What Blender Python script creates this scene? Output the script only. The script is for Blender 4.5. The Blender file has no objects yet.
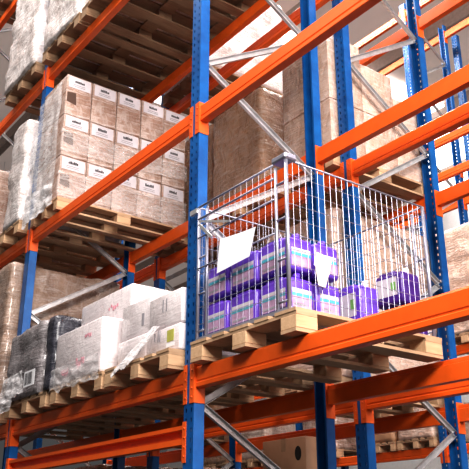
import bpy, bmesh, math, random
from mathutils import Vector, Matrix, noise
random.seed(7)
S = bpy.context.scene
COL = S.collection
PI = math.pi

# ------------------------------------------------------------------ materials
def nt(name):
    m = bpy.data.materials.new(name); m.use_nodes = True
    t = m.node_tree; b = t.nodes['Principled BSDF']
    return m, t, b, t.nodes, t.links

def ramp(N, L, src, stops):
    r = N.new('ShaderNodeValToRGB')
    e = r.color_ramp.elements
    while len(e) < len(stops): e.new(0.5)
    for k, (p, c) in enumerate(stops):
        e[k].position = p
        e[k].color = (*c, 1) if len(c) == 3 else c
    L.new(src, r.inputs['Fac']); return r.outputs['Color']

def coords(N, L, scale=(1, 1, 1), kind='Object'):
    tc = N.new('ShaderNodeTexCoord'); mp = N.new('ShaderNodeMapping')
    mp.inputs['Scale'].default_value = scale
    L.new(tc.outputs[kind], mp.inputs['Vector']); return mp.outputs['Vector']

def tex_noise(N, L, vec, scale, detail=4, rough=.55, dist=0.):
    n = N.new('ShaderNodeTexNoise'); n.inputs['Scale'].default_value = scale
    n.inputs['Detail'].default_value = detail; n.inputs['Roughness'].default_value = rough
    n.inputs['Distortion'].default_value = dist
    L.new(vec, n.inputs['Vector']); return n.outputs['Fac']

def mixc(N, L, fac, a, b, mode='MIX'):
    m = N.new('ShaderNodeMix'); m.data_type = 'RGBA'; m.blend_type = mode
    if isinstance(fac, (int, float)): m.inputs[0].default_value = fac
    else: L.new(fac, m.inputs[0])
    for i, v in ((6, a), (7, b)):
        if isinstance(v, tuple): m.inputs[i].default_value = (*v, 1)
        else: L.new(v, m.inputs[i])
    return m.outputs[2]

def math_(N, L, op, a, b=None, c=None):
    m = N.new('ShaderNodeMath'); m.operation = op
    for i, v in enumerate((a, b, c)):
        if v is None: continue
        if isinstance(v, (int, float)): m.inputs[i].default_value = v
        else: L.new(v, m.inputs[i])
    return m.outputs[0]

def bump(N, L, b, h, strength=.3, dist=.01):
    n = N.new('ShaderNodeBump'); n.inputs['Strength'].default_value = strength
    n.inputs['Distance'].default_value = dist
    L.new(h, n.inputs['Height']); L.new(n.outputs['Normal'], b.inputs['Normal'])

def plain(name, col, rough=.5, metal=0., var=.12, spec=.5, scale=14):
    m, t, b, N, L = nt(name)
    v = coords(N, L); f = tex_noise(N, L, v, scale, 3)
    lo = tuple(c * (1 - var) for c in col); hi = tuple(min(1, c * (1 + var)) for c in col)
    L.new(ramp(N, L, f, [(.3, lo), (.7, hi)]), b.inputs['Base Color'])
    b.inputs['Roughness'].default_value = rough; b.inputs['Metallic'].default_value = metal
    b.inputs['Specular IOR Level'].default_value = spec
    return m

def post_blue():
    """painted steel upright; the two columns of slots are real cut-outs of the front web"""
    m, t, b, N, L = nt('blue_paint_slotted')
    v = coords(N, L); f = tex_noise(N, L, v, 9, 3)
    L.new(ramp(N, L, f, [(.3, (.004, .078, .26)), (.7, (.008, .125, .37))]), b.inputs['Base Color'])
    b.inputs['Roughness'].default_value = .32
    tc = N.new('ShaderNodeTexCoord'); sp = N.new('ShaderNodeSeparateXYZ')
    L.new(tc.outputs['Object'], sp.inputs[0])
    ax = math_(N, L, 'ABSOLUTE', sp.outputs['X'])
    inx = math_(N, L, 'LESS_THAN', math_(N, L, 'ABSOLUTE', math_(N, L, 'SUBTRACT', ax, .026)), .0065)
    fz = math_(N, L, 'FRACT', math_(N, L, 'MULTIPLY', sp.outputs['Z'], 1 / .055))
    inz = math_(N, L, 'LESS_THAN', fz, .42)
    iny = math_(N, L, 'GREATER_THAN', math_(N, L, 'ABSOLUTE', sp.outputs['Y']), .029)
    outlip = math_(N, L, 'LESS_THAN', sp.outputs['Y'], 0.)
    mk = math_(N, L, 'MULTIPLY', math_(N, L, 'MULTIPLY', inx, inz), math_(N, L, 'MULTIPLY', iny, outlip))
    tr = N.new('ShaderNodeBsdfTransparent'); mx = N.new('ShaderNodeMixShader')
    L.new(mk, mx.inputs[0]); L.new(b.outputs[0], mx.inputs[1]); L.new(tr.outputs[0], mx.inputs[2])
    L.new(mx.outputs[0], N['Material Output'].inputs['Surface'])
    return m

def wood(name, lo, hi, sc=(3, 3, 30)):
    m, t, b, N, L = nt(name)
    v = coords(N, L, (22, 2.5, 22)); f = tex_noise(N, L, v, 2.0, 6, .65)
    v2 = coords(N, L); f2 = tex_noise(N, L, v2, 3.5, 2)
    c = ramp(N, L, f, [(.25, lo), (.75, hi)])
    L.new(mixc(N, L, .35, c, ramp(N, L, f2, [(.3, lo), (.7, hi)])), b.inputs['Base Color'])
    b.inputs['Roughness'].default_value = .8
    bump(N, L, b, f, .25, .004)
    return m

def carton(name, lo, hi, film=.0, filmcol=(.8, .74, .72), rough=.55, bs=.55):
    """corrugated board, optionally under clear stretch film (creases, and highlights painted as pale streaks)"""
    m, t, b, N, L = nt(name)
    v = coords(N, L); f = tex_noise(N, L, v, 5, 4)
    c = ramp(N, L, f, [(.3, lo), (.7, hi)])
    if film > 0:
        vs = coords(N, L, (2.2, 2.2, 13)); s = tex_noise(N, L, vs, 3.2, 7, .62, .9)
        vd = coords(N, L, (5, 5, 2.2)); s2 = tex_noise(N, L, vd, 2.3, 5, .6, 1.6)
        k = ramp(N, L, s, [(.47, (0, 0, 0)), (.72, (film,) * 3)])
        k2 = ramp(N, L, s2, [(.50, (0, 0, 0)), (.74, (film * .8,) * 3)])
        kk = math_(N, L, 'MAXIMUM', k, k2)
        c = mixc(N, L, kk, c, filmcol)  # pale film streaks and their highlights painted into the base colour
        hsum = math_(N, L, 'ADD', s, s2)
        bump(N, L, b, hsum, bs, .03)
        L.new(ramp(N, L, s2, [(.35, (.18,) * 3), (.7, (.5,) * 3)]), b.inputs['Roughness'])
        b.inputs['Coat Weight'].default_value = .5; b.inputs['Coat Roughness'].default_value = .18
    else:
        b.inputs['Roughness'].default_value = rough
        bump(N, L, b, f, .1, .004)
    L.new(c, b.inputs['Base Color'])
    return m

def film_mat(name, col, alpha):
    m, t, b, N, L = nt(name)
    v = coords(N, L, (3, 3, 9)); s = tex_noise(N, L, v, 3.0, 6, .6, 1.2)
    b.inputs['Base Color'].default_value = (*col, 1); b.inputs['Roughness'].default_value = .22
    bump(N, L, b, s, .6, .02)
    a = ramp(N, L, s, [(.35, (alpha * .45,) * 3), (.65, (min(1, alpha * 1.35),) * 3)])
    L.new(a, b.inputs['Alpha'])
    return m

BLUE = post_blue()
BLUE2 = plain('blue_paint', (.006, .10, .42), .35)
ORANGE = plain('orange_paint', (.80, .135, .016), .34, var=.05)
ORANGE_C = plain('orange_paint_connector', (.78, .135, .02), .4, var=.05)
ZINC = plain('galvanised_steel', (.56, .55, .56), .38, .55, .15)
WIRE = plain('bright_zinc_wire', (.36, .36, .43), .38, .5, .1)
WOOD = wood('pallet_wood', (.35, .22, .13), (.60, .42, .28))
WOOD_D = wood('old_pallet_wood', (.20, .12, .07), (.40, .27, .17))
WOOD_B = wood('pallet_block_wood', (.44, .28, .16), (.70, .49, .32))
BROWN = carton('brown_carton', (.36, .20, .12), (.47, .28, .17))
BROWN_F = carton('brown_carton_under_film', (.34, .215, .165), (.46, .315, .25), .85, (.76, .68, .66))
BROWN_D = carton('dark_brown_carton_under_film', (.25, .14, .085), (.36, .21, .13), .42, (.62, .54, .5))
PINKISH = carton('pale_carton_under_film', (.50, .34, .26), (.62, .45, .36), .55)
WHITEC = carton('white_carton_under_film', (.70, .63, .645), (.77, .71, .72), .35, (.9, .87, .89), bs=.22)
WHITEW = carton('white_film_wrap', (.50, .42, .40), (.78, .72, .71), .95, (.90, .87, .87))
BEIGEW = carton('beige_film_wrap', (.40, .28, .22), (.56, .43, .36), .75, (.74, .66, .62))
GREYW = carton('grey_film_wrap', (.16, .14, .145), (.34, .31, .32), .8, (.52, .49, .51))
BROWN_M = carton('shaded_beige_film_wrap', (.24, .155, .115), (.40, .28, .215), .6, (.64, .56, .53))  # beige wrap darkened: shadow of the pallet above put into the colour
BLACKW = carton('black_film_wrap', (.015, .015, .025), (.05, .05, .07), .35, (.25, .25, .3))
FILM = film_mat('stretch_film', (.86, .83, .84), .5)
FILM_T = film_mat('stretch_film_thin', (.86, .81, .80), .32)
FILM_W = film_mat('stretch_film_dense', (.90, .88, .90), .85)
PAPER = plain('white_paper', (.84, .84, .87), .6, var=.03)
PAPER_L = plain('label_paper', (.60, .56, .59), .45, var=.05)
INK = plain('black_ink', (.03, .025, .03), .6)
INK_G = plain('grey_ink', (.35, .33, .36), .6)
PINK_INK = plain('pink_ink', (.74, .36, .43), .6)
TAPE = plain('packing_tape', (.42, .27, .17), .25)
DARKB = plain('dark_brown_patch', (.10, .055, .04), .7)
DARK = plain('dark_hole', (.02, .015, .012), .9)
PURPLE = plain('purple_plastic', (.16, .065, .50), .3, var=.12)
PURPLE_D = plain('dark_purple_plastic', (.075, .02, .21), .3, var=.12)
CAPW = plain('white_cap_plastic', (.78, .76, .80), .4, var=.04)
YELLOWG = plain('yellow_green_print', (.46, .46, .12), .5)
TEAL = plain('teal_print', (.10, .42, .52), .5)
LILAC = plain('lilac_label', (.50, .33, .47), .45, var=.2, scale=30)
GREENP = plain('green_print', (.20, .40, .12), .5)

# ------------------------------------------------------------------ mesh builder
class MB:
    def __init__(s): s.v = []; s.f = []; s.mi = []; s.sm = []
    def add(s, vs, fs, mi=0, smooth=False):
        o = len(s.v); s.v += [tuple(x) for x in vs]
        for f in fs: s.f.append([i + o for i in f]); s.mi.append(mi); s.sm.append(smooth)
    def box(s, a, b, mi=0):
        (x0, y0, z0), (x1, y1, z1) = a, b
        s.add([(x0, y0, z0), (x1, y0, z0), (x1, y1, z0), (x0, y1, z0), (x0, y0, z1), (x1, y0, z1), (x1, y1, z1), (x0, y1, z1)],
              [(3, 2, 1, 0), (4, 5, 6, 7), (0, 1, 5, 4), (1, 2, 6, 5), (2, 3, 7, 6), (3, 0, 4, 7)], mi)
    def cbox(s, c, d, mi=0):
        s.box([c[i] - d[i] / 2 for i in range(3)], [c[i] + d[i] / 2 for i in range(3)], mi)
    def rbox(s, a, b, r, mi=0, seg=2):
        """bevelled box"""
        bm = bmesh.new(); bmesh.ops.create_cube(bm, size=1)
        for v in bm.verts:
            for i in range(3): v.co[i] = a[i] + (v.co[i] + .5) * (b[i] - a[i])
        bmesh.ops.bevel(bm, geom=bm.edges[:], offset=r, segments=seg, profile=.5, affect='EDGES')
        bm.verts.index_update()
        s.add([v.co for v in bm.verts], [[v.index for v in f.verts] for f in bm.faces], mi, seg > 1)
        bm.free()
    def prism(s, prof, axis, lo, hi, mi=0):
        """2D profile (ccw) extruded along an axis"""
        n = len(prof)
        def P(p, t):
            q = [0, 0, 0]; oth = [i for i in range(3) if i != axis]
            q[oth[0]], q[oth[1]] = p; q[axis] = t; return tuple(q)
        vs = [P(p, lo) for p in prof] + [P(p, hi) for p in prof]
        fs = [(i, (i + 1) % n, (i + 1) % n + n, i + n) for i in range(n)] + [tuple(range(n))[::-1], tuple(range(n, 2 * n))]
        s.add(vs, fs, mi)
    def bar(s, p, q, w, h, up=(0, 0, 1), mi=0):
        p, q = Vector(p), Vector(q); d = (q - p).normalized(); u = Vector(up)
        a = d.cross(u)
        if a.length < 1e-4: a = d.cross(Vector((1, 0, 0)))
        a.normalize(); c = a.cross(d).normalized()
        vs = []
        for e in (p, q):
            for (i, j) in ((-1, -1), (1, -1), (1, 1), (-1, 1)): vs.append(e + a * i * w / 2 + c * j * h / 2)
        s.add(vs, [(0, 1, 2, 3), (7, 6, 5, 4), (0, 4, 5, 1), (1, 5, 6, 2), (2, 6, 7, 3), (3, 7, 4, 0)], mi)
    def tube(s, pts, r, n=8, mi=0, caps=True):
        pts = [Vector(p) for p in pts]; rings = []
        for i, p in enumerate(pts):
            d = (pts[min(i + 1, len(pts) - 1)] - pts[max(i - 1, 0)]).normalized()
            a = d.cross(Vector((0, 0, 1)))
            if a.length < 1e-3: a = d.cross(Vector((1, 0, 0)))
            a.normalize(); c = a.cross(d)
            rings.append([p + (a * math.cos(2 * PI * k / n) + c * math.sin(2 * PI * k / n)) * r for k in range(n)])
        vs = [v for R_ in rings for v in R_]
        fs = [(i * n + k, i * n + (k + 1) % n, (i + 1) * n + (k + 1) % n, (i + 1) * n + k) for i in range(len(pts) - 1) for k in range(n)]
        if caps: fs += [tuple(range(n)), tuple(range((len(pts) - 1) * n, len(pts) * n))[::-1]]
        s.add(vs, fs, mi, n > 4)
    def build(s, name, mats, parent=None, loc=(0, 0, 0), rotz=0):
        me = bpy.data.meshes.new(name); me.from_pydata(s.v, [], s.f)
        for m in (mats if isinstance(mats, (list, tuple)) else [mats]): me.materials.append(m)
        for p, i, k in zip(me.polygons, s.mi, s.sm): p.material_index = i; p.use_smooth = k
        bm = bmesh.new(); bm.from_mesh(me); bmesh.ops.recalc_face_normals(bm, faces=bm.faces[:]); bm.to_mesh(me); bm.free()
        o = bpy.data.objects.new(name, me); COL.objects.link(o)
        o.location = loc; o.rotation_euler = (0, 0, rotz); o.parent = parent
        return o

def tag(o, label, cat, group=None, kind=None):
    o['label'] = label; o['category'] = cat
    if group: o['group'] = group
    o['kind'] = kind or 'thing'
    return o
def thing(name, label, cat, loc=(0, 0, 0), rotz=0, group=None):
    o = bpy.data.objects.new(name, None); COL.objects.link(o)
    o.empty_display_size = .1
    o.location = loc; o.rotation_euler = (0, 0, rotz); return tag(o, label, cat, group)
def dup(root, label, loc, rotz=None, group=None):
    def rec(o, par):
        c = o.copy(); COL.objects.link(c); c.parent = par
        for ch in list(o.children): rec(ch, c)
        return c
    r = rec(root, None); r.location = loc
    if rotz is not None: r.rotation_euler = (0, 0, rotz)
    r['label'] = label
    if group: r['group'] = group
    return r
def struct(name, mb, mats, loc=(0, 0, 0)):
    o = mb.build(name, mats, None, loc); o['kind'] = 'structure'; return o

# ------------------------------------------------------------------ camera (recovered from the vanishing points)
F = 780.; CX = CY = 234.5
def ray(u, v): return Vector(((u - CX) / F, -(v - CY) / F, 1.))
aX = -ray(-385., 540.).normalized()
aZ = ray(CX, CY - F * F / (540 - CY)).normalized()
aY = aZ.cross(aX)
if aY.z < 0: aY = -aY
CAMLOC = Vector((3.682, -2.442, 1.65))
right = Vector((aX.x, aY.x, aZ.x)); up = Vector((aX.y, aY.y, aZ.y)); fwd = Vector((aX.z, aY.z, aZ.z))
cam = bpy.data.objects.new('camera', bpy.data.cameras.new('camera')); COL.objects.link(cam)
M = Matrix((right, up, -fwd)).transposed().to_4x4(); M.translation = CAMLOC
cam.matrix_world = M
cam.data.sensor_width = 36; cam.data.lens = 36 * F / 469; cam.data.clip_end = 200
S.camera = cam

# ------------------------------------------------------------------ rack geometry constants
L = 2.68
YA0, YA1, YB0, YB1 = 0., .99, 1.34, 2.27
YC0, YC1, YD0, YD1 = 5.46, 6.36, 6.68, 7.6
Z0, Z1, Z2, Z3, Z4 = 2.245, 2.56, 4.25, 5.945, 7.64
BH = .12
PW, PD, TH = .10, .07, .004     # upright: width, depth, sheet

# ------------------------------------------------------------------ upright frames
def post_mb(H):
    w, d, t, lip = PW / 2, PD / 2, TH, .014
    prof = [(-w, d), (-w, -d), (w, -d), (w, d), (w - lip, d), (w - lip, d - t), (w - t, d - t), (w - t, -d + t),
            (-w + t, -d + t), (-w + t, d - t), (-w + lip, d - t), (-w + lip, d)]
    mb = MB(); n = len(prof)
    vs = [(x, y, 0) for x, y in prof] + [(x, y, H) for x, y in prof]
    mb.add(vs, [(i, (i + 1) % n, (i + 1) % n + n, i + n) for i in range(n)])
    for q in ((0, 1, 8, 9), (1, 2, 7, 8), (2, 3, 6, 7), (3, 4, 5, 6), (0, 9, 10, 11)):
        mb.add([vs[k + n] for k in q], [(0, 1, 2, 3)])
    return mb
def foot_mb():
    mb = MB(); mb.box((-.075, -.06, 0), (.075, .06, .008)); mb.box((-.054, -.045, .008), (-.051, .04, .12)); mb.box((.051, -.045, .008), (.054, .04, .12))
    for x in (-.064, .064): mb.tube([(x, 0, .008), (x, 0, .022)], .009, 6)
    return mb
def brace_mb(p, q):
    """galvanised channel brace with a bolt at each end"""
    p, q = Vector(p), Vector(q); d = (q - p).normalized()
    mb = MB()
    n = Vector((1, 0, 0)); s = n.cross(d)
    w, e = .042, .022
    mb.bar(p, q, w, .003, (1, 0, 0))
    for k in (-1, 1):
        mb.bar(p + s * k * (w / 2 - .0015) + n * e / 2, q + s * k * (w / 2 - .0015) + n * e / 2, .003, e, (1, 0, 0))
    for c in (p + d * .018, q - d * .018):
        mb.tube([c + n * .001, c + n * .014], .009, 6)
    return mb
NODE = 2.36 - 2 * 1.12 + .0
def make_frame(name, label, depth, H, x, y, flip, group):
    """flip: front post carries the odd nodes instead of the even ones"""
    r = thing(name, label, 'rack frame', (x, y, 0), 0, group)
    for k in range(2):
        pm = post_mb(H).build('post', BLUE, r, (0, k * depth, 0), PI * k)
        foot_mb().build('foot_plate', BLUE2, pm)
    z = NODE; side = 1 if flip else 0
    while z + .6 < H:
        a = (.0, .03 if side == 0 else depth - .03, z)
        b = (.0, depth - .03 if side == 0 else .03, z + .56)
        brace_mb(a, b).build('brace', ZINC, r)
        z += .56; side = 1 - side
    return r
HA = 9.4
GA, GB, GC, GD = ('upright frames of the aisle side rack', 'upright frames of the second rack', 'upright frames of the far rack', 'upright frames behind the far rack')
FR = {}
FR['A0'] = make_frame('upright_frame', 'blue upright frame whose front post stands beside the wire cage', YA1 - YA0, HA, 0, YA0, False, GA)
FR['A1'] = dup(FR['A0'], 'blue upright frame between grey wrapped load and beige wrapped load on the aisle', (-L, YA0, 0))
FR['A2'] = dup(FR['A0'], 'blue upright frame at the far left end of aisle side rack', (-2 * L, YA0, 0))
FR['B0'] = make_frame('upright_frame', 'blue upright frame seen through the wire cage, behind it', YB1 - YB0, HA, 0, YB0, True, GB)
FR['B1'] = dup(FR['B0'], 'blue upright frame seen above the white cartons, in second rack', (-L, YB0, 0))
FR['B2'] = dup(FR['B0'], 'blue upright frame at far left of second rack', (-2 * L, YB0, 0))
FR['C1'] = make_frame('upright_frame', 'blue upright frame across the far aisle, at right edge', YC1 - YC0, 9.25, -L, YC0, False, GC)
FR['C2'] = dup(FR['C1'], 'blue upright frame across the far aisle, seen low through middle gap', (-2 * L, YC0, 0))
FR['C3'] = dup(FR['C1'], 'blue upright frame across the far aisle, far left', (-3 * L, YC0, 0))
FR['D1'] = make_frame('upright_frame', 'blue upright frame standing behind the far rack at right edge', YD1 - YD0, 9.2, -L, YD0, True, GD)

# ------------------------------------------------------------------ beams
def rail_mb(length):
    """box beam: flat face, shallow groove, protruding lower bead (front faces -Y), z from -BH to 0"""
    prof = [(-.022, -.006), (-.026, -.012), (-.026, -.079), (-.022, -.084), (-.022, -.089), (-.030, -.096), (-.030, -.117), (-.027, -BH),
            (.024, -BH), (.024, -.03), (.012, -.026), (.012, -.002), (.010, 0), (-.016, 0)]
    mb = MB(); mb.prism(prof, 0, -length / 2, length / 2); return mb
def connector_mb(side):
    """L plate hooked on an upright; side=-1: at the left end of the beam (post to its left)"""
    mb = MB(); z0, z1 = -.203, .018
    t = .005
    # plate on the side of the post (local x: 0 = side face of the post), beam lies towards -side*x
    mb.box((min(-side * .001, -side * t), -PD / 2 - t, z0), (max(-side * .001, -side * t), PD / 2, z1))
    # lap on the front web
    a, b = (0, side * .040) if side == -1 else (0, side * .030)
    mb.box((min(a, b), -PD / 2 - t, z0), (max(a, b), -PD / 2 - .0005, z1))
    for zz in (-.17, -.12, -.07, -.02):
        mb.tube([(side * .017, -PD / 2 - t, zz), (side * .017, -PD / 2 - t - .003, zz)], .006, 6)
    return mb
RAIL = None
def make_beam(label, xl, ytop, z, face, group):
    """beam of the bay from upright xl to xl+L on plane ytop; face=-1 looks to the aisle side (-Y), +1 the other way"""
    global RAIL
    c = (xl + L / 2, ytop, z); rot = 0 if face == -1 else PI
    if RAIL: return dup(RAIL, label, c, rot, group)
    r = thing('shelf_beam', label, 'shelf beam', c, rot, group)
    half = L / 2 - PW / 2
    rail_mb(2 * half - .012).build('rail', ORANGE, r)
    connector_mb(-1).build('connector', ORANGE_C, r, (-half, 0, 0))
    connector_mb(1).build('connector', ORANGE_C, r, (half, 0, 0))
    RAIL = r
    return r
bays = {0: 'in the cage bay', -1: 'left of the cage bay', -2: 'in the far left bay'}
lev = {Z0: 'extra low', Z1: 'lower', Z2: 'middle', Z3: 'upper', Z4: 'topmost', .9: 'lowest'}
def beams(planes, levels, ks, row):
    for (y, face, side) in planes:
        for z in levels:
            for k in ks:
                make_beam('orange %s beam, %s of %s, %s' % (lev[z], side, row, bays[k]), k * L, y, z, face, 'beams of ' + row)
A_ = 'aisle side rack'; B_ = 'second rack'
beams([(YA0, -1, 'aisle face'), (YA1, 1, 'rear')], [Z1, Z2, Z3, Z4], (-2, -1), A_)
r0 = thing('shelf_beam', 'orange open channel beam just below the white carton level, aisle face', 'shelf beam', (-L / 2, YA0, Z0), 0, 'beams of ' + A_)
half = L / 2 - PW / 2
mb = MB(); mb.prism([(-.034, 0), (-.034, -.022), (-.030, -.026), (-.030, -.022), (.004, -.022), (.004, -.072), (-.034, -.072), (-.034, -.104), (.02, -.104), (.02, 0)], 0, -half + .006, half - .006)
mb.build('rail', ORANGE, r0)
connector_mb(-1).build('connector', ORANGE_C, r0, (-half, 0, 0)); connector_mb(1).build('connector', ORANGE_C, r0, (half, 0, 0))
beams([(YB0, -1, 'front'), (YB1, 1, 'rear')], [Z1, Z2, Z3], (-2, -1), B_)
beams([(YB0, -1, 'front'), (YB1, 1, 'rear')], [.9], (-2, -1), B_)
# the cage bay
FR['A3'] = None
beams([(YA0, -1, 'aisle face'), (YA1, 1, 'rear')], [Z1, Z2], (0,), A_)
beams([(YB0, -1, 'front'), (YB1, 1, 'rear')], [Z1, Z2, Z3], (0,), B_)
for z, w in ((2.72, 'lowest'), (3.9, 'second'), (6.27, 'third'), (6.78, 'fourth'), (9.12, 'topmost')):
    for k, nm in ((-3, 'far left bay'), (-2, 'middle bay'), (-1, 'right bay')):
        make_beam('orange %s beam of the far rack across the aisle, %s' % (w, nm), k * L, YC0, z, -1, 'beams of far rack')
        if z > 3 or k == -1:
            make_beam('orange %s rear beam of the far rack, %s' % (w, nm), k * L, YC1, z, 1, 'beams of far rack')
# uprights at the right end of the cage bay keep the long beams carried
dup(FR['A0'], 'blue upright frame at right end of the cage bay', (L, YA0, 0))
dup(FR['B0'], 'blue upright frame at right end of second rack', (L, YB0, 0))
dup(FR['C1'], 'blue upright frame across far aisle, behind right end of shelves', (0, YC0, 0))

# ------------------------------------------------------------------ pallets
PALH = .118   # deck height above the beam
def make_pallet(label, x0, y0, z, w=.80, d=1.15, mats=None, group=None):
    """pallet with its long side along Y: three runners, nine blocks, three cross boards, five deck boards"""
    wb, wd = mats or (WOOD_B, WOOD)
    r = thing('wooden_pallet', label, 'pallet', (x0 + w / 2, y0 + d / 2, z + .0008), 0, group)
    h = PALH - .0018; t = .017; bw = .13 * w
    xs = [-w / 2 + bw / 2, 0, w / 2 - bw / 2]; ys = [-d / 2 + .07, 0, d / 2 - .07]
    for x in xs:
        mb = MB(); mb.box((x - bw / 2 + .003, -d / 2, 0), (x + bw / 2 - .003, d / 2, t)); mb.build('runner', wd, r)
        for y in ys:
            mb = MB(); mb.rbox((x - bw / 2, y - .068, t), (x + bw / 2, y + .068, h - 2 * t), .003, 0, 1); mb.build('block', wb, r)
    for y in ys:
        mb = MB(); mb.box((-w / 2, y - .066, h - 2 * t), (w / 2, y + .066, h - t)); mb.build('cross_board', wd, r)
    mb = MB(); bws = [.14, .10, .14, .10, .14]; gap = (w - sum(b * w / .8 for b in bws)) / 4; x = -w / 2
    for b in bws:
        b *= w / .8
        mb.box((x, -d / 2, h - t), (x + b, d / 2, h)); x += b + gap
    mb.build('deck', wd, r)
    return r

# ------------------------------------------------------------------ wrapped loads, cartons, film
def wrapped_mb(w, d, h, tiers, colsx, colsy, seed, bulge=.02, crease=.012, rnd=.04, lean=0.):
    """a stretch-wrapped stack: rounded box with tier and column creases and pulled film"""
    n = 16
    def axis(L_, k):
        m = max(8, int(L_ / .045)); return [i / m for i in range(m + 1)]
    gx, gy, gz = axis(w, 0), axis(d, 1), axis(h, 2)
    vs = []; fs = []; idx = {}
    def vert(u, v, t):
        key = (round(u, 5), round(v, 5), round(t, 5))
        if key in idx: return idx[key]
        p = Vector(((u - .5) * w, (v - .5) * d, t * h))
        # rounded vertical corners and top
        cx = max(abs(p.x) - (w / 2 - rnd), 0); cy = max(abs(p.y) - (d / 2 - rnd), 0); cz = max(p.z - (h - rnd), 0)
        l = math.sqrt(cx * cx + cy * cy + cz * cz)
        if l > rnd:
            k = rnd / l
            if cx: p.x = math.copysign(w / 2 - rnd + cx * k, p.x)
            if cy: p.y = math.copysign(d / 2 - rnd + cy * k, p.y)
            if cz: p.z = h - rnd + cz * k
        def cr(tt, nn):
            if nn < 2: return 0
            q = tt * nn; r = abs(q - round(q)); kq = round(q)
            return math.exp(-(r / .07) ** 2) if 0 < kq < nn else 0
        c = crease * max(cr(t, tiers), .8 * (cr(u, colsx) if v in (0, 1) else cr(v, colsy) if u in (0, 1) else 0))
        nz = noise.noise(Vector((p.x * 3 + seed * 7.1, p.y * 3 - seed * 3.3, p.z * 5 + seed)))
        nz2 = noise.noise(Vector((p.x * 11 + seed, p.y * 11, p.z * 17 - seed * 2)))
        out = bulge * nz + bulge * .45 * nz2 - c
        dirn = Vector((0, 0, 0))
        if u in (0, 1): dirn.x = 1 if u else -1
        if v in (0, 1): dirn.y = 1 if v else -1
        if t == 1: dirn.z = 1
        if dirn.length: p += dirn.normalized() * out
        p.z = max(p.z, 0) if t > 0 else 0
        p.x += lean * t
        idx[key] = len(vs); vs.append(p); return idx[key]
    def face(A, B, fn):
        for i in range(len(A) - 1):
            for j in range(len(B) - 1):
                fs.append([vert(*fn(A[i], B[j])), vert(*fn(A[i + 1], B[j])), vert(*fn(A[i + 1], B[j + 1])), vert(*fn(A[i], B[j + 1]))])
    face(gx, gz, lambda a, b: (a, 0, b)); face(gx, gz, lambda a, b: (a, 1, b))
    face(gy, gz, lambda a, b: (0, a, b)); face(gy, gz, lambda a, b: (1, a, b))
    face(gx, gy, lambda a, b: (a, b, 1)); face(gx, gy, lambda a, b: (a, b, 0))
    mb = MB(); mb.add(vs, fs, 0, True); return mb
def wrapped(label, x0, x1, y0, y1, z0, z1, tiers, cx, cy, seed, mat, group=None, **k):
    mb = wrapped_mb(x1 - x0, y1 - y0, z1 - z0, tiers, cx, cy, seed, **k)
    o = mb.build('wrapped_load', mat, None, ((x0 + x1) / 2, (y0 + y1) / 2, z0))
    return tag(o, label, 'wrapped load', group)
def film_sheet(label, corners, mat, seed, nu=22, nv=14, amp=.018, rag=.04, group=None):
    """loose film hanging between four corners (TL, TR, BR, BL), wrinkled, with a ragged lower edge"""
    a, b, c, d = [Vector(p) for p in corners]
    nrm = (b - a).cross(d - a).normalized()
    vs = []
    for j in range(nv + 1):
        for i in range(nu + 1):
            u, v = i / nu, j / nv
            p = (a.lerp(b, u)).lerp(d.lerp(c, u), v)
            nn = noise.noise(Vector((u * 5 + seed, v * 3, seed * 2.))) + .5 * noise.noise(Vector((u * 14, v * 6 + seed, 3.)))
            p += nrm * amp * nn
            p.z += rag * v * noise.noise(Vector((u * 7, seed * 3., 1.)))
            vs.append(p)
    fs = [(j * (nu + 1) + i, j * (nu + 1) + i + 1, (j + 1) * (nu + 1) + i + 1, (j + 1) * (nu + 1) + i) for j in range(nv) for i in range(nu)]
    mb = MB(); o0 = vs[0].copy(); mb.add([v - o0 for v in vs], fs, 0, True)
    o = mb.build('hanging_film', mat, None, o0)
    return tag(o, label, 'plastic film', group)
def carton_box(label, x0, x1, y0, y1, z0, z1, mat, group=None, tape=True, r=.006):
    """one carton as a top-level mesh, origin at the middle of its base, closing tape on top and down its sides"""
    w, d, h = x1 - x0, y1 - y0, z1 - z0
    mb = MB(); mb.rbox((-w / 2, -d / 2, 0), (w / 2, d / 2, h), r, 0, 2)
    o = mb.build('carton', mat, None, ((x0 + x1) / 2, (y0 + y1) / 2, z0))
    tag(o, label, 'carton', group)
    if tape:
        tb = MB(); e = .0012; k = .024
        tb.box((-k, -d / 2 - e, h - .09), (k, -d / 2 + .001, h - .004)); tb.box((-k, -d / 2 - e, h - .001), (k, d / 2 + e, h + e))
        tb.build('tape', TAPE, o)
    return o
def carton_label(o, w, h, zc, face, yc=0., half=None, ink=True, mat=None):
    """white label on the +X ('x') or -Y ('y') face with printed marks"""
    me = o.data; xs = max(v.co.x for v in me.vertices); ys = max(v.co.y for v in me.vertices)
    mb = MB(); pb = MB(); rnd = random.Random(int(1000 * (zc + yc + o.location.y * 3 + o.location.z)))
    def rect(m, u0, u1, v0, v1, e):
        if face == 'x': m.box((xs + .0005, u0, v0), (xs + e, u1, v1))
        else: m.box((u0, -ys - e, v0), (u1, -ys - .0005, v1))
    rect(mb, yc - w / 2, yc + w / 2, zc - h / 2, zc + h / 2, .002)
    lab = mb.build('label', mat or PAPER_L, o)
    if ink:
        x = yc - w * .22
        for k in range(7):   # a short line of heavy dark lettering, illegible in the picture
            ww = w * rnd.uniform(.035, .06); hh = h * rnd.uniform(.14, .24)
            rect(pb, x, x + ww, zc + h * .02, zc + h * .02 + hh, .003); x += ww + w * .012
        for k in range(2):
            rect(pb, yc - w * .3, yc + w * .25, zc - h * (.18 + .14 * k), zc - h * (.16 + .14 * k), .003)
        pb.build('print', INK, lab)
    return lab

ords = ['nearest the aisle', 'second from the aisle', 'third from the aisle', 'fourth from the aisle', 'farthest from the aisle']
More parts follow.
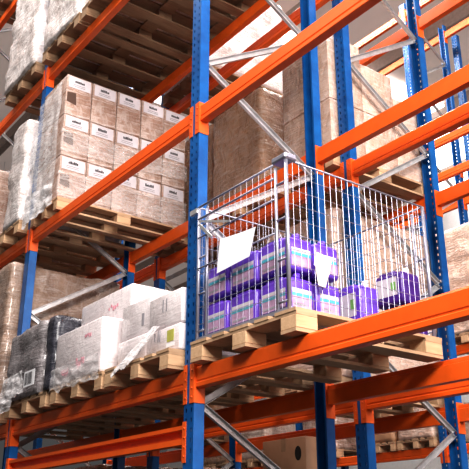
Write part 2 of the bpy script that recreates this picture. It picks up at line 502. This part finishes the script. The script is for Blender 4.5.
# --- middle level, bay left of the cage: stack of labelled cartons
make_pallet('pallet under the stack of brown cartons with white labels', -2.625, -.06, Z2, .56, 1.29, (WOOD_B, WOOD), 'pallets in the aisle side rack')
zt = Z2 + PALH; th = .407
LX1 = -2.095
for t in range(3):
    tn = ['bottom', 'middle', 'top'][t]
    z0 = zt + .001 + t * (th + .004)
    for j in range(5):
        y0 = -.05 + j * .258
        jit = random.uniform(-.006, .006)
        c = carton_box('brown carton with white label, %s tier, %s, left of blue post' % (tn, ords[j]), LX1 - .50 + jit, LX1 + jit, y0, y0 + .252, z0, z0 + th, BROWN_F, 'labelled cartons on the middle level')
        carton_label(c, .218, .115, th - .068, 'x')
        if j == 0:
            hb = MB(); e = .25
            hb.add([(e + .0012, -.115, .13), (e + .0012, -.02, .11), (e + .0012, -.03, .235), (e + .0012, -.115, .225)], [(0, 1, 2, 3)]); hb.build('dark_patch', DARKB, c)  # skewed dark brown patch on the +X face near the aisle corner
film_sheet('clear film over the aisle end of labelled carton stack', [(-2.60, -.09, zt + 1.10), (-2.12, -.085, zt + 1.16), (-2.11, -.09, zt + .12), (-2.60, -.10, zt + .12)], FILM, 1, amp=.016, group='loose film on the middle level')
film_sheet('white film skirt drooping over the pallet below labelled cartons', [(-2.62, -.125, zt + .16), (-2.06, -.115, zt + .12), (-2.05, -.11, Z2 + .03), (-2.64, -.13, Z2 - .02)], FILM_W, 2, amp=.02, group='loose film on the middle level')
film_sheet('clear film band stretched round the bottom tier of labelled cartons', [(LX1 + .022, -.07, zt + .25), (LX1 + .02, 1.24, zt + .27), (LX1 + .02, 1.24, zt + .03), (LX1 + .022, -.07, zt + .02)], FILM_T, 51, 40, 8, amp=.008, rag=.02, group='film bands round labelled cartons')
film_sheet('clear film band stretched round the middle tier of labelled cartons', [(LX1 + .022, -.07, zt + .66), (LX1 + .02, 1.24, zt + .66), (LX1 + .02, 1.24, zt + .50), (LX1 + .022, -.07, zt + .44)], FILM_T, 52, 40, 8, amp=.008, rag=.02, group='film bands round labelled cartons')
film_sheet('clear film flap crossing the blue post beside labelled cartons', [(-2.735, -.07, zt + .80), (-2.61, -.07, zt + .86), (-2.61, -.08, zt + .52), (-2.735, -.09, zt + .44)], FILM_W, 41, 8, 8, amp=.012, group='loose film on the middle level')

# --- lower level, bay left of the cage
zl = Z1 + PALH
make_pallet('pallet under the grey film wrapped load', -2.58, -.13, Z1, .80, 1.15, (WOOD_B, WOOD), 'pallets in the aisle side rack')
make_pallet('pallet under white cartons with pink print', -1.70, -.13, Z1, .80, 1.15, (WOOD_B, WOOD), 'pallets in the aisle side rack')
make_pallet('pallet under white cartons beside the blue post', -.86, -.13, Z1, .78, 1.15, (WOOD_B, WOOD), 'pallets in the aisle side rack')
g = wrapped('grey film wrapped load with a black edge on the lower level', -2.60, -1.875, -.15, .95, zl, 3.24, 3, 1, 2, 3, GREYW, 'loads on the lower level', bulge=.03)
mb = wrapped_mb(.15, .80, .56, 2, 1, 1, 5, bulge=.012, rnd=.035)
o = mb.build('black_roll', BLACKW, None, (-1.765, .26, zl)); tag(o, 'narrow black wrapped pack standing against the grey load', 'wrapped pack')
film_sheet('white paper and film flap at foot of grey load', [(-2.50, -.185, 2.86), (-2.16, -.18, 2.88), (-2.10, -.18, 2.70), (-2.62, -.19, 2.66)], FILM_W, 4, amp=.015, group='loose film on the lower level')
film_sheet('white film end hanging over left beam below grey load', [(-2.72, -.25, 2.70), (-2.15, -.24, 2.68), (-2.2, -.23, 2.58), (-2.84, -.25, 2.53)], FILM_W, 6, amp=.018, group='loose film on the lower level')
mb = MB(); mb.box((-.10, -.002, -.06), (.10, 0, .06)); tk = mb.build('hanging_ticket', PAPER, None, (-1.98, -.187, 2.79)); tag(tk, 'white ticket with black bars on the grey wrapped load', 'ticket')
mb = MB(); x = -.08
for k in range(9):
    w_ = random.uniform(.004, .011); mb.box((x, -.0035, -.045), (x + w_, -.0021, .045)); x += w_ + random.uniform(.006, .011)
mb.build('bars', INK, tk)

def prints(o, spots, mat, face='y', name='print'):
    me = o.data; xs = max(v.co.x for v in me.vertices); ys = max(v.co.y for v in me.vertices)
    for (u, v, w, h) in spots:
        mb = MB()
        if face == 'y': mb.box((u - w / 2, -ys - .002, v - h / 2), (u + w / 2, -ys - .0005, v + h / 2))
        else: mb.box((xs + .0005, u - w / 2, v - h / 2), (xs + .002, u + w / 2, v + h / 2))
        mb.build(name, mat, o)
def blots(o, spots):
    me = o.data; ys = max(v.co.y for v in me.vertices)
    for (u, v, w, h) in spots:
        mb = MB(); rr = random.Random(int(u * 1000 + v * 77))
        for k in range(5):
            a = u - w / 2 + w * k / 5; hh = h * rr.uniform(.35, 1); b = v + rr.uniform(-.3, .3) * h
            mb.box((a, -ys - .002, b - hh / 2), (a + w * rr.uniform(.1, .19), -ys - .0005, b + hh / 2))
        mb.build('print', PINK_INK, o)
GW = 'white cartons on the lower level'
c = carton_box('large white carton with pink print, lower front, right of grey load', -1.66, -.93, -.13, .40, zl, 3.06, WHITEC, GW, False, .02)
blots(c, [(-.18, .08, .12, .05), (.06, .11, .13, .06), (.16, .29, .10, .03)])
c = carton_box('white carton with pink print on top of large white carton', -1.62, -.84, .03, .5, 3.065, 3.30, WHITEC, GW, False, .02)
blots(c, [(.14, .12, .15, .05)]); prints(c, [(-.16, .05, .05, .04)], INK_G)
c = carton_box('white carton behind the large pink printed one', -1.66, -.90, .41, .95, zl, 3.06, WHITEC, GW, False, .02)
c = carton_box('white carton at left of the yellow label, upper', -.83, -.46, -.04, .5, 2.86, 3.10, WHITEC, GW, False, .012)
prints(c, [(.10, .10, .03, .08)], INK_G)
c = carton_box('white carton at left of the yellow label, lower', -.83, -.46, -.06, .5, zl, 2.855, WHITEC, GW, False, .012)
prints(c, [(.11, .10, .03, .06)], INK_G)
c = carton_box('white carton beside the post, upper, with two dark strokes', -.455, -.075, -.05, .5, 2.845, 3.06, WHITEC, GW, False, .012)
prints(c, [(-.02, .14, .012, .08), (.02, .14, .012, .08)], INK_G)
c = carton_box('white carton beside the post, lower, with yellow label', -.455, -.075, -.06, .5, zl, 2.84, WHITEC, GW, False, .012)
prints(c, [(.09, .10, .075, .07)], YELLOWG, name='label'); prints(c, [(.09, .045, .09, .025)], PAPER, name='label')
prints(c, [(-.05, .12, .012, .07), (-.03, .12, .008, .07), (-.09, .12, .012, .05)], INK_G)
film_sheet('white film fold slanting across the white cartons beside blue post', [(-.36, -.075, 2.87), (-.27, -.08, 2.85), (-.50, -.16, 2.64), (-.72, -.16, 2.62)], FILM_W, 8, amp=.01, group='loose film on the lower level')
film_sheet('clear film skirt around the foot of large white carton', [(-1.66, -.15, 2.80), (-.93, -.15, 2.80), (-.90, -.15, 2.63), (-1.68, -.15, 2.64)], FILM, 9, amp=.015, group='loose film on the lower level')

# --- far left bay of the aisle rack
make_pallet('pallet under tall beige wrapped load left of post', -3.60, -.12, Z1, .80, 1.15, (WOOD_B, WOOD), 'pallets in the aisle side rack')
wrapped('tall beige wrapped load on lower level left of blue post', -3.60, -2.79, -.13, .98, zl, 3.98, 4, 2, 4, 11, BROWN_M, 'loads in the far left bay')
make_pallet('pallet under white wrapped stack on middle level left of post', -3.56, -.12, Z2, .80, 1.15, (WOOD_B, WOOD), 'pallets in the aisle side rack')
wrapped('narrow white wrapped stack on middle level left of blue post', -3.16, -2.77, -.13, .95, zt, 5.44, 5, 1, 3, 12, WHITEW, 'loads in the far left bay')
make_pallet('pallet under low brown load at left edge', -4.46, -.12, Z2, .80, 1.15, (WOOD_B, WOOD), 'pallets in the aisle side rack')
wrapped('low brown wrapped load on middle level at left edge', -4.46, -3.64, -.10, .95, zt, 5.25, 3, 2, 3, 13, BROWN_F, 'loads in the far left bay')
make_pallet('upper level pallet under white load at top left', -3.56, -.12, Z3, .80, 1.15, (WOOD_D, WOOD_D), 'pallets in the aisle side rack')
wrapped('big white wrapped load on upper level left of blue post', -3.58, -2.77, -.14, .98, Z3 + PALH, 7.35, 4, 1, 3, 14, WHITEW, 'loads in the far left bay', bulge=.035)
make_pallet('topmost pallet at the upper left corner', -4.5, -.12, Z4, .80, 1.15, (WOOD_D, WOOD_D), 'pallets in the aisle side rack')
wrapped('white wrapped load above the topmost beam in upper left corner', -4.5, -3.7, -.12, .95, Z4 + PALH, 8.7, 4, 1, 3, 15, WHITEW, 'loads in the far left bay')

# --- upper level above the labelled cartons: three pallets seen from below
for k, (x0, lb) in enumerate(((-2.60, 'upper level pallet seen from below, under white wrapped load'), (-1.75, 'middle pallet of upper level seen from below'), (-.90, 'upper level pallet seen from below beside blue post'))):
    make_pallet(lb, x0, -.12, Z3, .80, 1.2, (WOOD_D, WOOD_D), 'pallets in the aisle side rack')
wrapped('white wrapped load on upper level right of left post', -2.60, -1.83, -.13, 1.0, Z3 + PALH, 7.3, 4, 2, 3, 16, WHITEW, 'loads on the upper level', bulge=.035)
wrapped('brown wrapped load on upper level over the middle pallet', -1.74, -.97, -.08, 1.0, Z3 + PALH, 7.2, 3, 2, 3, 17, BEIGEW, 'loads on the upper level')
wrapped('beige wrapped load on upper level beside blue post', -.88, -.12, -.08, 1.0, Z3 + PALH, 7.2, 3, 2, 3, 18, BEIGEW, 'loads on the upper level')

# --- second rack, bay left of the cage frame
make_pallet('second rack pallet under tall pale cartons', -.80, YB0 - .10, Z2, .74, 1.12, (WOOD_B, WOOD), 'pallets in the second rack')
GB2 = 'pale cartons in the second rack'
yb = YB0 - .10
for t in range(2):
    for j in range(3):
        z0, z1 = (zt, zt + .455) if t == 0 else (zt + .46, (5.42, 5.27, 5.08)[j])
        c = carton_box('pale film-covered carton behind the cage post, %s tier, %s' % (['lower', 'upper'][t], ['nearest', 'second along', 'at the back'][j]), -.62, -.065, yb + j * .365, yb + j * .365 + .36, z0, z1, PINKISH, GB2)
        if j == 0 and t == 1:
            prints(c, [(.02, .17, .025, .05), (.08, .18, .02, .05)], INK)
make_pallet('second rack pallet under brown wrapped load above cage', -1.68, YB0 - .10, Z2, .80, 1.12, (WOOD_B, WOOD), 'pallets in the second rack')
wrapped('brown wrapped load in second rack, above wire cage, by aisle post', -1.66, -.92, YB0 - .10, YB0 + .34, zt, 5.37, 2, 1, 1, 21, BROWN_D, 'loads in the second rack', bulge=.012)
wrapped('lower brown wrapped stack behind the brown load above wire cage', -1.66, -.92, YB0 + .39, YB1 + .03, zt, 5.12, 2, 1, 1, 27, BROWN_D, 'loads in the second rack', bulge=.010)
make_pallet('second rack pallet under brown load seen through the cage', -.90, YB0 - .10, Z1, .80, 1.12, (WOOD_B, WOOD), 'pallets in the second rack')
wrapped('brown wrapped load seen through the wire cage mesh', -.92, -.09, YB0 - .10, YB1 + .03, zl, 3.93, 3, 2, 3, 22, PINKISH, 'loads in the second rack', bulge=.012)
make_pallet('second rack pallet at left, dim behind grey load', -3.6, YB0 - .10, Z1, .80, 1.12, (WOOD_D, WOOD_D), 'pallets in the second rack')
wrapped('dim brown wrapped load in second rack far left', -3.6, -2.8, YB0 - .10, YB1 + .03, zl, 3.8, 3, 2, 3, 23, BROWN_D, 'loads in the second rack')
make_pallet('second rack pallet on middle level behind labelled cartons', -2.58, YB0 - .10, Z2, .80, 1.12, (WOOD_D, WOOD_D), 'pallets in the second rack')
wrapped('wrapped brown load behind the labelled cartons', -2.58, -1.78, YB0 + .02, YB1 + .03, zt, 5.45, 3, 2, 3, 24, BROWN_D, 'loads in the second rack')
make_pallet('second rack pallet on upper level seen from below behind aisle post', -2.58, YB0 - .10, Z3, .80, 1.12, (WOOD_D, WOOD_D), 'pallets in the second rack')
wrapped('white wrapped load on upper level of second rack', -2.58, -1.78, YB0 - .10, YB1, Z3 + PALH, 7.2, 3, 2, 3, 25, WHITEW, 'loads in the second rack')
# low cartons under the lower beams of the second rack
make_pallet('second rack pallet on lowest level under the carton with hand hole', -1.0, YB0 - .08, .9, .80, 1.12, (WOOD_D, WOOD_D), 'pallets in the second rack')
c = carton_box('brown carton with oval hand hole under the lower beams', -1.0, -.52, YB0 - .06, YB0 + .10, .9 + PALH, 2.33, BROWN, 'low cartons of second rack')
hb = MB(); ys = .08
hb.add([(.16 + .035 * math.cos(a), -ys - .001, 1.20 + .05 * math.sin(a)) for a in [2 * PI * k / 16 for k in range(16)]], [list(range(16))]); hb.build('dark_patch', DARK, c)  # black oval of the carton's hand hole

for x0, x1, zt_, lb in ((-5.2, -4.45, 2.30, 'dark wrapped load on lowest level at far left of second rack'), (-4.4, -3.6, 2.36, 'dark wrapped load under the lower beams, far left bay of second rack'), (-3.55, -2.8, 2.28, 'dark wrapped load under the lower beams beside rear blue post'), (-2.58, -1.85, 2.22, 'dim wrapped load on lowest level under white cartons'), (-1.8, -1.05, 2.12, 'low wrapped load left of carton with hand hole')):
    make_pallet('pallet under ' + lb.replace(' wrapped', ''), x0, YB0 - .08, .9, x1 - x0, 1.1, (WOOD_D, WOOD_D), 'pallets in the second rack')
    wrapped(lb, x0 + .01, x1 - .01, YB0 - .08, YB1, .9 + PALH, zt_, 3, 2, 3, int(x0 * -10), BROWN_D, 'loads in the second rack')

# --- far rack across the next aisle
GC_ = 'loads in the far rack'
def far(label, x0, x1, z, z1, mat, seed, tiers=3):
    make_pallet('pallet under ' + label.split(' in the')[0], x0, YC0 - .08, z, x1 - x0, 1.1, (WOOD_B, WOOD), 'pallets in the far rack')
    wrapped(label, x0 + .01, x1 - .01, YC0 - .08, YC1 + .06, z + PALH, z1, tiers, 2, 3, seed, mat, GC_)
far('pale wrapped cartons at far right in the far rack', -2.58, -1.75, 3.9, 5.42, PINKISH, 31)
far('beige wrapped cartons at right edge in the far rack', -1.72, -.9, 3.9, 5.36, BEIGEW, 32)
far('low brown carton load seen under beams in the far rack', -4.05, -3.42, 2.72, 3.30, BROWN, 34, 1)
far('low pale wrapped load seen under beams in the far rack', -3.38, -2.78, 2.72, 3.34, PINKISH, 35, 1)

far('brown carton load low in the middle of the far rack', -5.24, -4.5, 2.72, 3.4, BROWN_F, 36, 2)
far('pale wrapped load low in middle bay of the far rack', -6.9, -6.1, 2.72, 3.5, BEIGEW, 37, 2)
far('brown wrapped load low in far left bay of the far rack', -7.9, -7.1, 2.72, 3.5, BROWN_D, 38, 2)
# ------------------------------------------------------------------ the wire cage on its pallet
CX0, CX1, CY0, CY1, CZ0, CZ1 = .11, .91, -.06, 1.0, zl, 3.50
make_pallet('light wooden pallet under the wire cage of purple canisters', .10, -.10, Z1, .90, 1.05, (WOOD_B, WOOD), 'pallets in the aisle side rack')
cage = thing('wire_cage', 'galvanised wire mesh cage of purple canisters on a pallet', 'wire cage', ((CX0 + CX1) / 2, (CY0 + CY1) / 2, CZ0))
W2, D2, H2 = (CX1 - CX0) / 2, (CY1 - CY0) / 2, CZ1 - CZ0
mb = MB()
for y in (-D2, D2): mb.bar((-W2, y, .012), (W2, y, .012), .022, .022)
for x in (-W2, W2): mb.bar((x, -D2, .012), (x, D2, .012), .022, .022)
for k in range(1, 14): mb.bar((-W2 + 2 * W2 * k / 14, -D2, .010), (-W2 + 2 * W2 * k / 14, D2, .010), .005, .005)
for k in range(1, 10): mb.bar((-W2, -D2 + 2 * D2 * k / 10, .013), (W2, -D2 + 2 * D2 * k / 10, .013), .005, .005)
mb.build('base_frame', WIRE, cage)
for sx in (-1, 1):
    for sy in (-1, 1):
        mb = MB(); r = .011
        mb.tube([(sx * W2, sy * D2, 0), (sx * W2, sy * D2, H2)], r, 8)
        mb.tube([(sx * (W2 - .085), sy * D2, .02), (sx * (W2 - .085), sy * D2, H2 - .02)], r * .8, 8)
        for z in (.06, .28, .5, .7): mb.tube([(sx * W2, sy * D2, z), (sx * (W2 - .085), sy * D2, z)], .006, 6)
        p = mb.build('corner_post', WIRE, cage)
        cb = MB(); a, b = sorted((sx * (W2 - .10), sx * (W2 + .02))); e, f_ = sorted((sy * (D2 - .06), sy * (D2 + .02)))
        if (sx, sy) == (1, -1):
            cb.rbox((a, e, H2), (b, f_, H2 + .035), .008, 0, 1); cb.build('stacking_cap', WIRE, p)
wr = .0015
def wires(horiz, vert_, fix, axis, lo, hi, z0, z1):
    mb = MB()
    for z in horiz:
        a, b = ((lo, fix, z), (hi, fix, z)) if axis == 0 else ((fix, lo, z), (fix, hi, z))
        mb.tube([a, b], wr * 1.35, 4, 0, False)
    for t in vert_:
        a, b = ((t, fix, z0), (t, fix, z1)) if axis == 0 else ((fix, t, z0), (fix, t, z1))
        mb.tube([a, b], wr, 4, 0, False)
    return mb
vx = [-W2 + 2 * W2 * k / 15 for k in range(1, 15)]
vy = [-D2 + 2 * D2 * k / 24 for k in range(1, 24)]
hz = [H2 * k / 10 for k in range(1, 10)]
lowh = [.10, .20, .30, .40]
wires(lowh, vx, -D2, 0, -W2, W2, 0, .42).build('front_mesh', WIRE, cage)
gate = MB()
for z in (.43, .62, .74, H2 - .005):
    gate.tube([(-W2 + .01, -D2 - .012, z), (W2 - .09, -D2 - .012, z)], .0065 if z > .7 else .005, 6)
for x in vx[:-1]: gate.tube([(x, -D2 - .012, .43), (x, -D2 - .012, H2 - .005)], wr, 4, 0, False)
g = gate.build('drop_gate', WIRE, cage)
lb = MB(); lb.bar((-W2 + .03, -D2 - .02, .70), (-W2 + .16, -D2 - .02, .58), .018, .010, (0, 1, 0)); lb.bar((-W2 + .03, -D2 - .02, .72), (-W2 + .34, -D2 - .02, .62), .012, .008, (0, 1, 0))
lb.build('gate_latch', ZINC, g)
tb = MB(); tb.box((-W2 - .075, -D2 - .02, H2 - .035), (-W2 + .0, -D2 + .0, H2 - .005)); tb.build('hook_plate', ZINC, cage)
wires(hz, vx, D2, 0, -W2, W2, 0, H2).build('rear_mesh', WIRE, cage)
wires(hz, vy, W2, 1, -D2, D2, 0, H2).build('right_mesh', WIRE, cage)
wires(hz, vy, -W2, 1, -D2, D2, 0, H2).build('left_mesh', WIRE, cage)
mb = MB()
for (a, b) in (((W2, -D2, H2), (W2, D2, H2)), ((-W2, -D2, H2), (-W2, D2, H2)), ((-W2, D2, H2), (W2, D2, H2))): mb.tube([a, b], .0055, 6)
mb.build('top_rim', WIRE, cage)

def quad_sheet(name, pts, mat, label, cat, group=None, curl=.006):
    c0 = Vector(pts[0]); a, b, c, d = [Vector(p) - c0 for p in pts]; n = (b - a).cross(d - a).normalized()
    vs = []; K = 6
    for j in range(K + 1):
        for i in range(K + 1):
            u, v = i / K, j / K; p = a.lerp(b, u).lerp(d.lerp(c, u), v); vs.append(p + n * curl * math.sin(PI * u) * (1 - v))
    mb = MB(); mb.add(vs, [(j * (K + 1) + i, j * (K + 1) + i + 1, (j + 1) * (K + 1) + i + 1, (j + 1) * (K + 1) + i) for j in range(K) for i in range(K)], 0, True)
    return tag(mb.build(name, mat, None, c0), label, cat, group)
yy = -.09
quad_sheet('paper_sheet', [(.365, yy, 3.215), (.69, yy, 3.185), (.635, yy, 3.035), (.335, yy, 3.02)], PAPER, 'white paper sheet hung on the front mesh of wire cage', 'paper sheet')
quad_sheet('paper_tag', [(.925, .12, 3.02), (.925, .225, 3.01), (.925, .20, 2.91), (.925, .095, 2.945)], PAPER, 'upper white paper tag hung on the right side of cage', 'paper tag', 'paper tags on the cage')
quad_sheet('paper_tag', [(.930, .10, 2.945), (.930, .195, 2.915), (.930, .165, 2.835), (.930, .115, 2.84)], plain('kraft_paper', (.62, .55, .46), .7), 'small beige tag below the white one on cage side', 'paper tag', 'paper tags on the cage')

# ------------------------------------------------------------------ purple canisters
CW, CD, CH = .235, .172, .212
def make_can(label, body, full):
    """canister: rounded body, raised shoulder with grip, cap and printed label; wide face towards -Y"""
    mb = MB(); mb.rbox((-CW / 2, -CD / 2, 0), (CW / 2, CD / 2, CH - .03), .022, 0, 3)
    mb.rbox((-CW / 2 + .02, -CD / 2 + .02, CH - .045), (CW / 2 - .075, CD / 2 - .02, CH - .012), .014, 0, 2)
    o = mb.build('purple_canister', body); tag(o, label, 'canister', 'purple canisters in the cage')
    hb = MB(); hb.tube([(-.085, 0, CH - .035), (-.075, 0, CH - .014), (-.02, 0, CH - .012), (.03, 0, CH - .016), (.04, 0, CH - .035)], .010, 8); hb.build('handle', body, o)
    cb = MB(); cb.tube([(.078, .0, CH - .032), (.078, .0, CH - .002)], .022, 14)
    cb.build('cap', CAPW if not full else body, o)
    lab = MB(); e = .0012
    if full:
        x0, x1, z0, z1 = -CW / 2 + .024, CW / 2 - .024, .022, .104
        lab.box((x0, -CD / 2 - e, z0), (x1, -CD / 2 + .001, z1), 0)
        lab.box((x0, -CD / 2 - 2 * e, z1 - .022), (x1, -CD / 2 - e, z1 - .006), 1)
        lab.box((x0, -CD / 2 - e, z1), (x1, -CD / 2 + .001, z1 + .018), 2)
        lab.box((x0 + .01, -CD / 2 - 2 * e, z0 + .012), (x1 - .06, -CD / 2 - e, z0 + .022), 3)
        y0, y1 = -CD / 2 + .022, CD / 2 - .022
        lab.box((CW / 2 - .001, y0, z0), (CW / 2 + e, y1, z1), 0)
        lab.box((CW / 2 + e, y0, z1 - .022), (CW / 2 + 2 * e, y1, z1 - .006), 1)
        lab.box((CW / 2 - .001, y0, z1), (CW / 2 + e, y1, z1 + .018), 2)
        lab.box((CW / 2 + e, y0 + .01, z0 + .012), (CW / 2 + 2 * e, y1 - .04, z0 + .022), 3)
        lab.build('label', [LILAC, TEAL, PAPER_L, INK_G], o)
    else:
        x0, x1, z0, z1 = -CW / 2 + .024, CW / 2 - .045, .05, .155
        lab.box((x0, -CD / 2 - e, z0), (x1, -CD / 2 + .001, z1), 0)
        lab.box((x1 - .05, -CD / 2 - 2 * e, z0 + .03), (x1 - .012, -CD / 2 - e, z1 - .03), 1)
        lab.build('label', [PAPER_L, GREENP], o)
    return o
fl = CZ0 + .02
cA = make_can('', PURPLE, True)
xs = [.245, .498, .760]; rows = [.052, .238]
first = True
for t in range(2):
    for r in range(2):
        for i in range(3):
            lb = 'purple canister, %s layer, %s row, %s along the cage front' % (['lower', 'upper'][t], ['front', 'second'][r], ['left', 'middle', 'right corner'][i])
            p = (xs[i] + random.uniform(-.004, .004), rows[r] + random.uniform(-.003, .003), fl + t * (CH + .004))
            if first: cA.location = p; cA['label'] = lb; first = False
            else: dup(cA, lb, p, 0)
cB = make_can('purple canister with green and white label, loose at cage right', PURPLE, False)
cB.scale = (.84, .82, 1.24); cB.location = (.787, .535, fl); cB.rotation_euler = (0, 0, -.04)
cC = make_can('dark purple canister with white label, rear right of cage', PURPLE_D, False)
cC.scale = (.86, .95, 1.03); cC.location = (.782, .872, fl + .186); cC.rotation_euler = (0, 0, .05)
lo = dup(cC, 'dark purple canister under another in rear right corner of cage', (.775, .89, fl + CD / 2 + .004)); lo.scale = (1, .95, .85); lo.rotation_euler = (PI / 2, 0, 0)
lo.location.y = .98

# ------------------------------------------------------------------ the hall
mb = MB(); mb.box((-26, -9, -.1), (14, 16, 0)); struct('floor', mb, plain('concrete', (.06, .055, .052), .6, var=.1, scale=2))
CEIL = plain('roof_sheet_added_glow', (.66, .56, .51), .7, var=.05, scale=1.5)
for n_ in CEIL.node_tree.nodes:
    if n_.type == 'BSDF_PRINCIPLED': n_.inputs['Emission Color'].default_value = (1, .86, .80, 1); n_.inputs['Emission Strength'].default_value = .13   # weak glow added to brighten the ceiling
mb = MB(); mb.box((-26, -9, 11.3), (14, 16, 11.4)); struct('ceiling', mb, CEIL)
PUR = plain('purlin_paint', (.40, .32, .28), .6)
for k in range(9):
    mb = MB(); y = -7 + k * 2.6; mb.box((-26, y - .09, 11.02), (14, y + .09, 11.298)); struct('trim_%d' % (k + 1), mb, PUR)
mb = MB(); mb.box((-26, 15.9, 0), (14, 16, 11.3)); struct('wall_back', mb, plain('white_wall', (.85, .83, .82), .8, var=.03))

SKY = None
def emis(name, col, s):
    m, t, b, N, L_ = nt(name)
    b.inputs['Base Color'].default_value = (*col, 1); b.inputs['Emission Color'].default_value = (*col, 1); b.inputs['Emission Strength'].default_value = s
    return m
SKY = emis('rooflight_sheet', (1, .97, .96), 2.2)
mb = MB(); mb.box((-10.2, 4.6, 11.2), (-6.3, 15.6, 11.28)); struct('window_1', mb, SKY)
LAMP = emis('added_lamp_tube', (1, .97, .94), 12)
def added_hall_lamp(label, x, y, z, ln):  # lamps added to brighten the ceiling and far aisle
    r = thing('added_lamp', label, 'ceiling lamp', (x, y, z), 0, 'added ceiling lamps')
    mb = MB(); mb.box((-ln / 2, -.14, .03), (ln / 2, .14, .08)); mb.build('housing', CAPW, r)
    mb = MB(); mb.box((-ln / 2 + .03, -.11, .0), (ln / 2 - .03, .11, .03)); mb.build('diffuser', LAMP, r)
    mb = MB()
    for x_ in (-ln / 3, ln / 3): mb.tube([(x_, 0, .08), (x_, 0, 11.3 - z)], .006, 6)
    mb.build('hanger', ZINC, r)
for k in range(5):
    added_hall_lamp('added long ceiling lamp brightening the far aisle', -1 - k * 3.4, 3.9, 10.6, 2.6)

def area(name, loc, target, size, power, col=(1, .96, .92)):
    l = bpy.data.lights.new(name, 'AREA'); l.energy = power; l.color = col; l.shape = 'RECTANGLE'; l.size, l.size_y = size
    o = bpy.data.objects.new(name, l); COL.objects.link(o); o.location = loc
    o.rotation_euler = (Vector(target) - Vector(loc)).to_track_quat('-Z', 'Y').to_euler(); return o
area('aisle_light_near', (4.6, -2.9, 5.2), (-.4, .4, 3.4), (1.4, 1.4), 250)
area('aisle_light_right', (8.5, -2.0, 7.2), (-.5, .6, 3.6), (2, 2), 520)
area('aisle_light_above', (-1.5, -2.2, 10.4), (-1.5, -1.2, 0), (7, .8), 480)
area('far_aisle_light', (-2.5, 3.9, 10.4), (-2.5, 3.9, 0), (10, .8), 620)
area('side_light', (8, 3.2, 5), (-2, 1.8, 4), (3, 4), 420)

w = bpy.data.worlds.new('world'); S.world = w; w.use_nodes = True
bg = w.node_tree.nodes['Background']; bg.inputs[0].default_value = (1, .965, .95, 1); bg.inputs[1].default_value = .07
S.view_settings.view_transform = 'Standard'; S.view_settings.look = 'None'; S.view_settings.exposure = .64; S.view_settings.gamma = .78
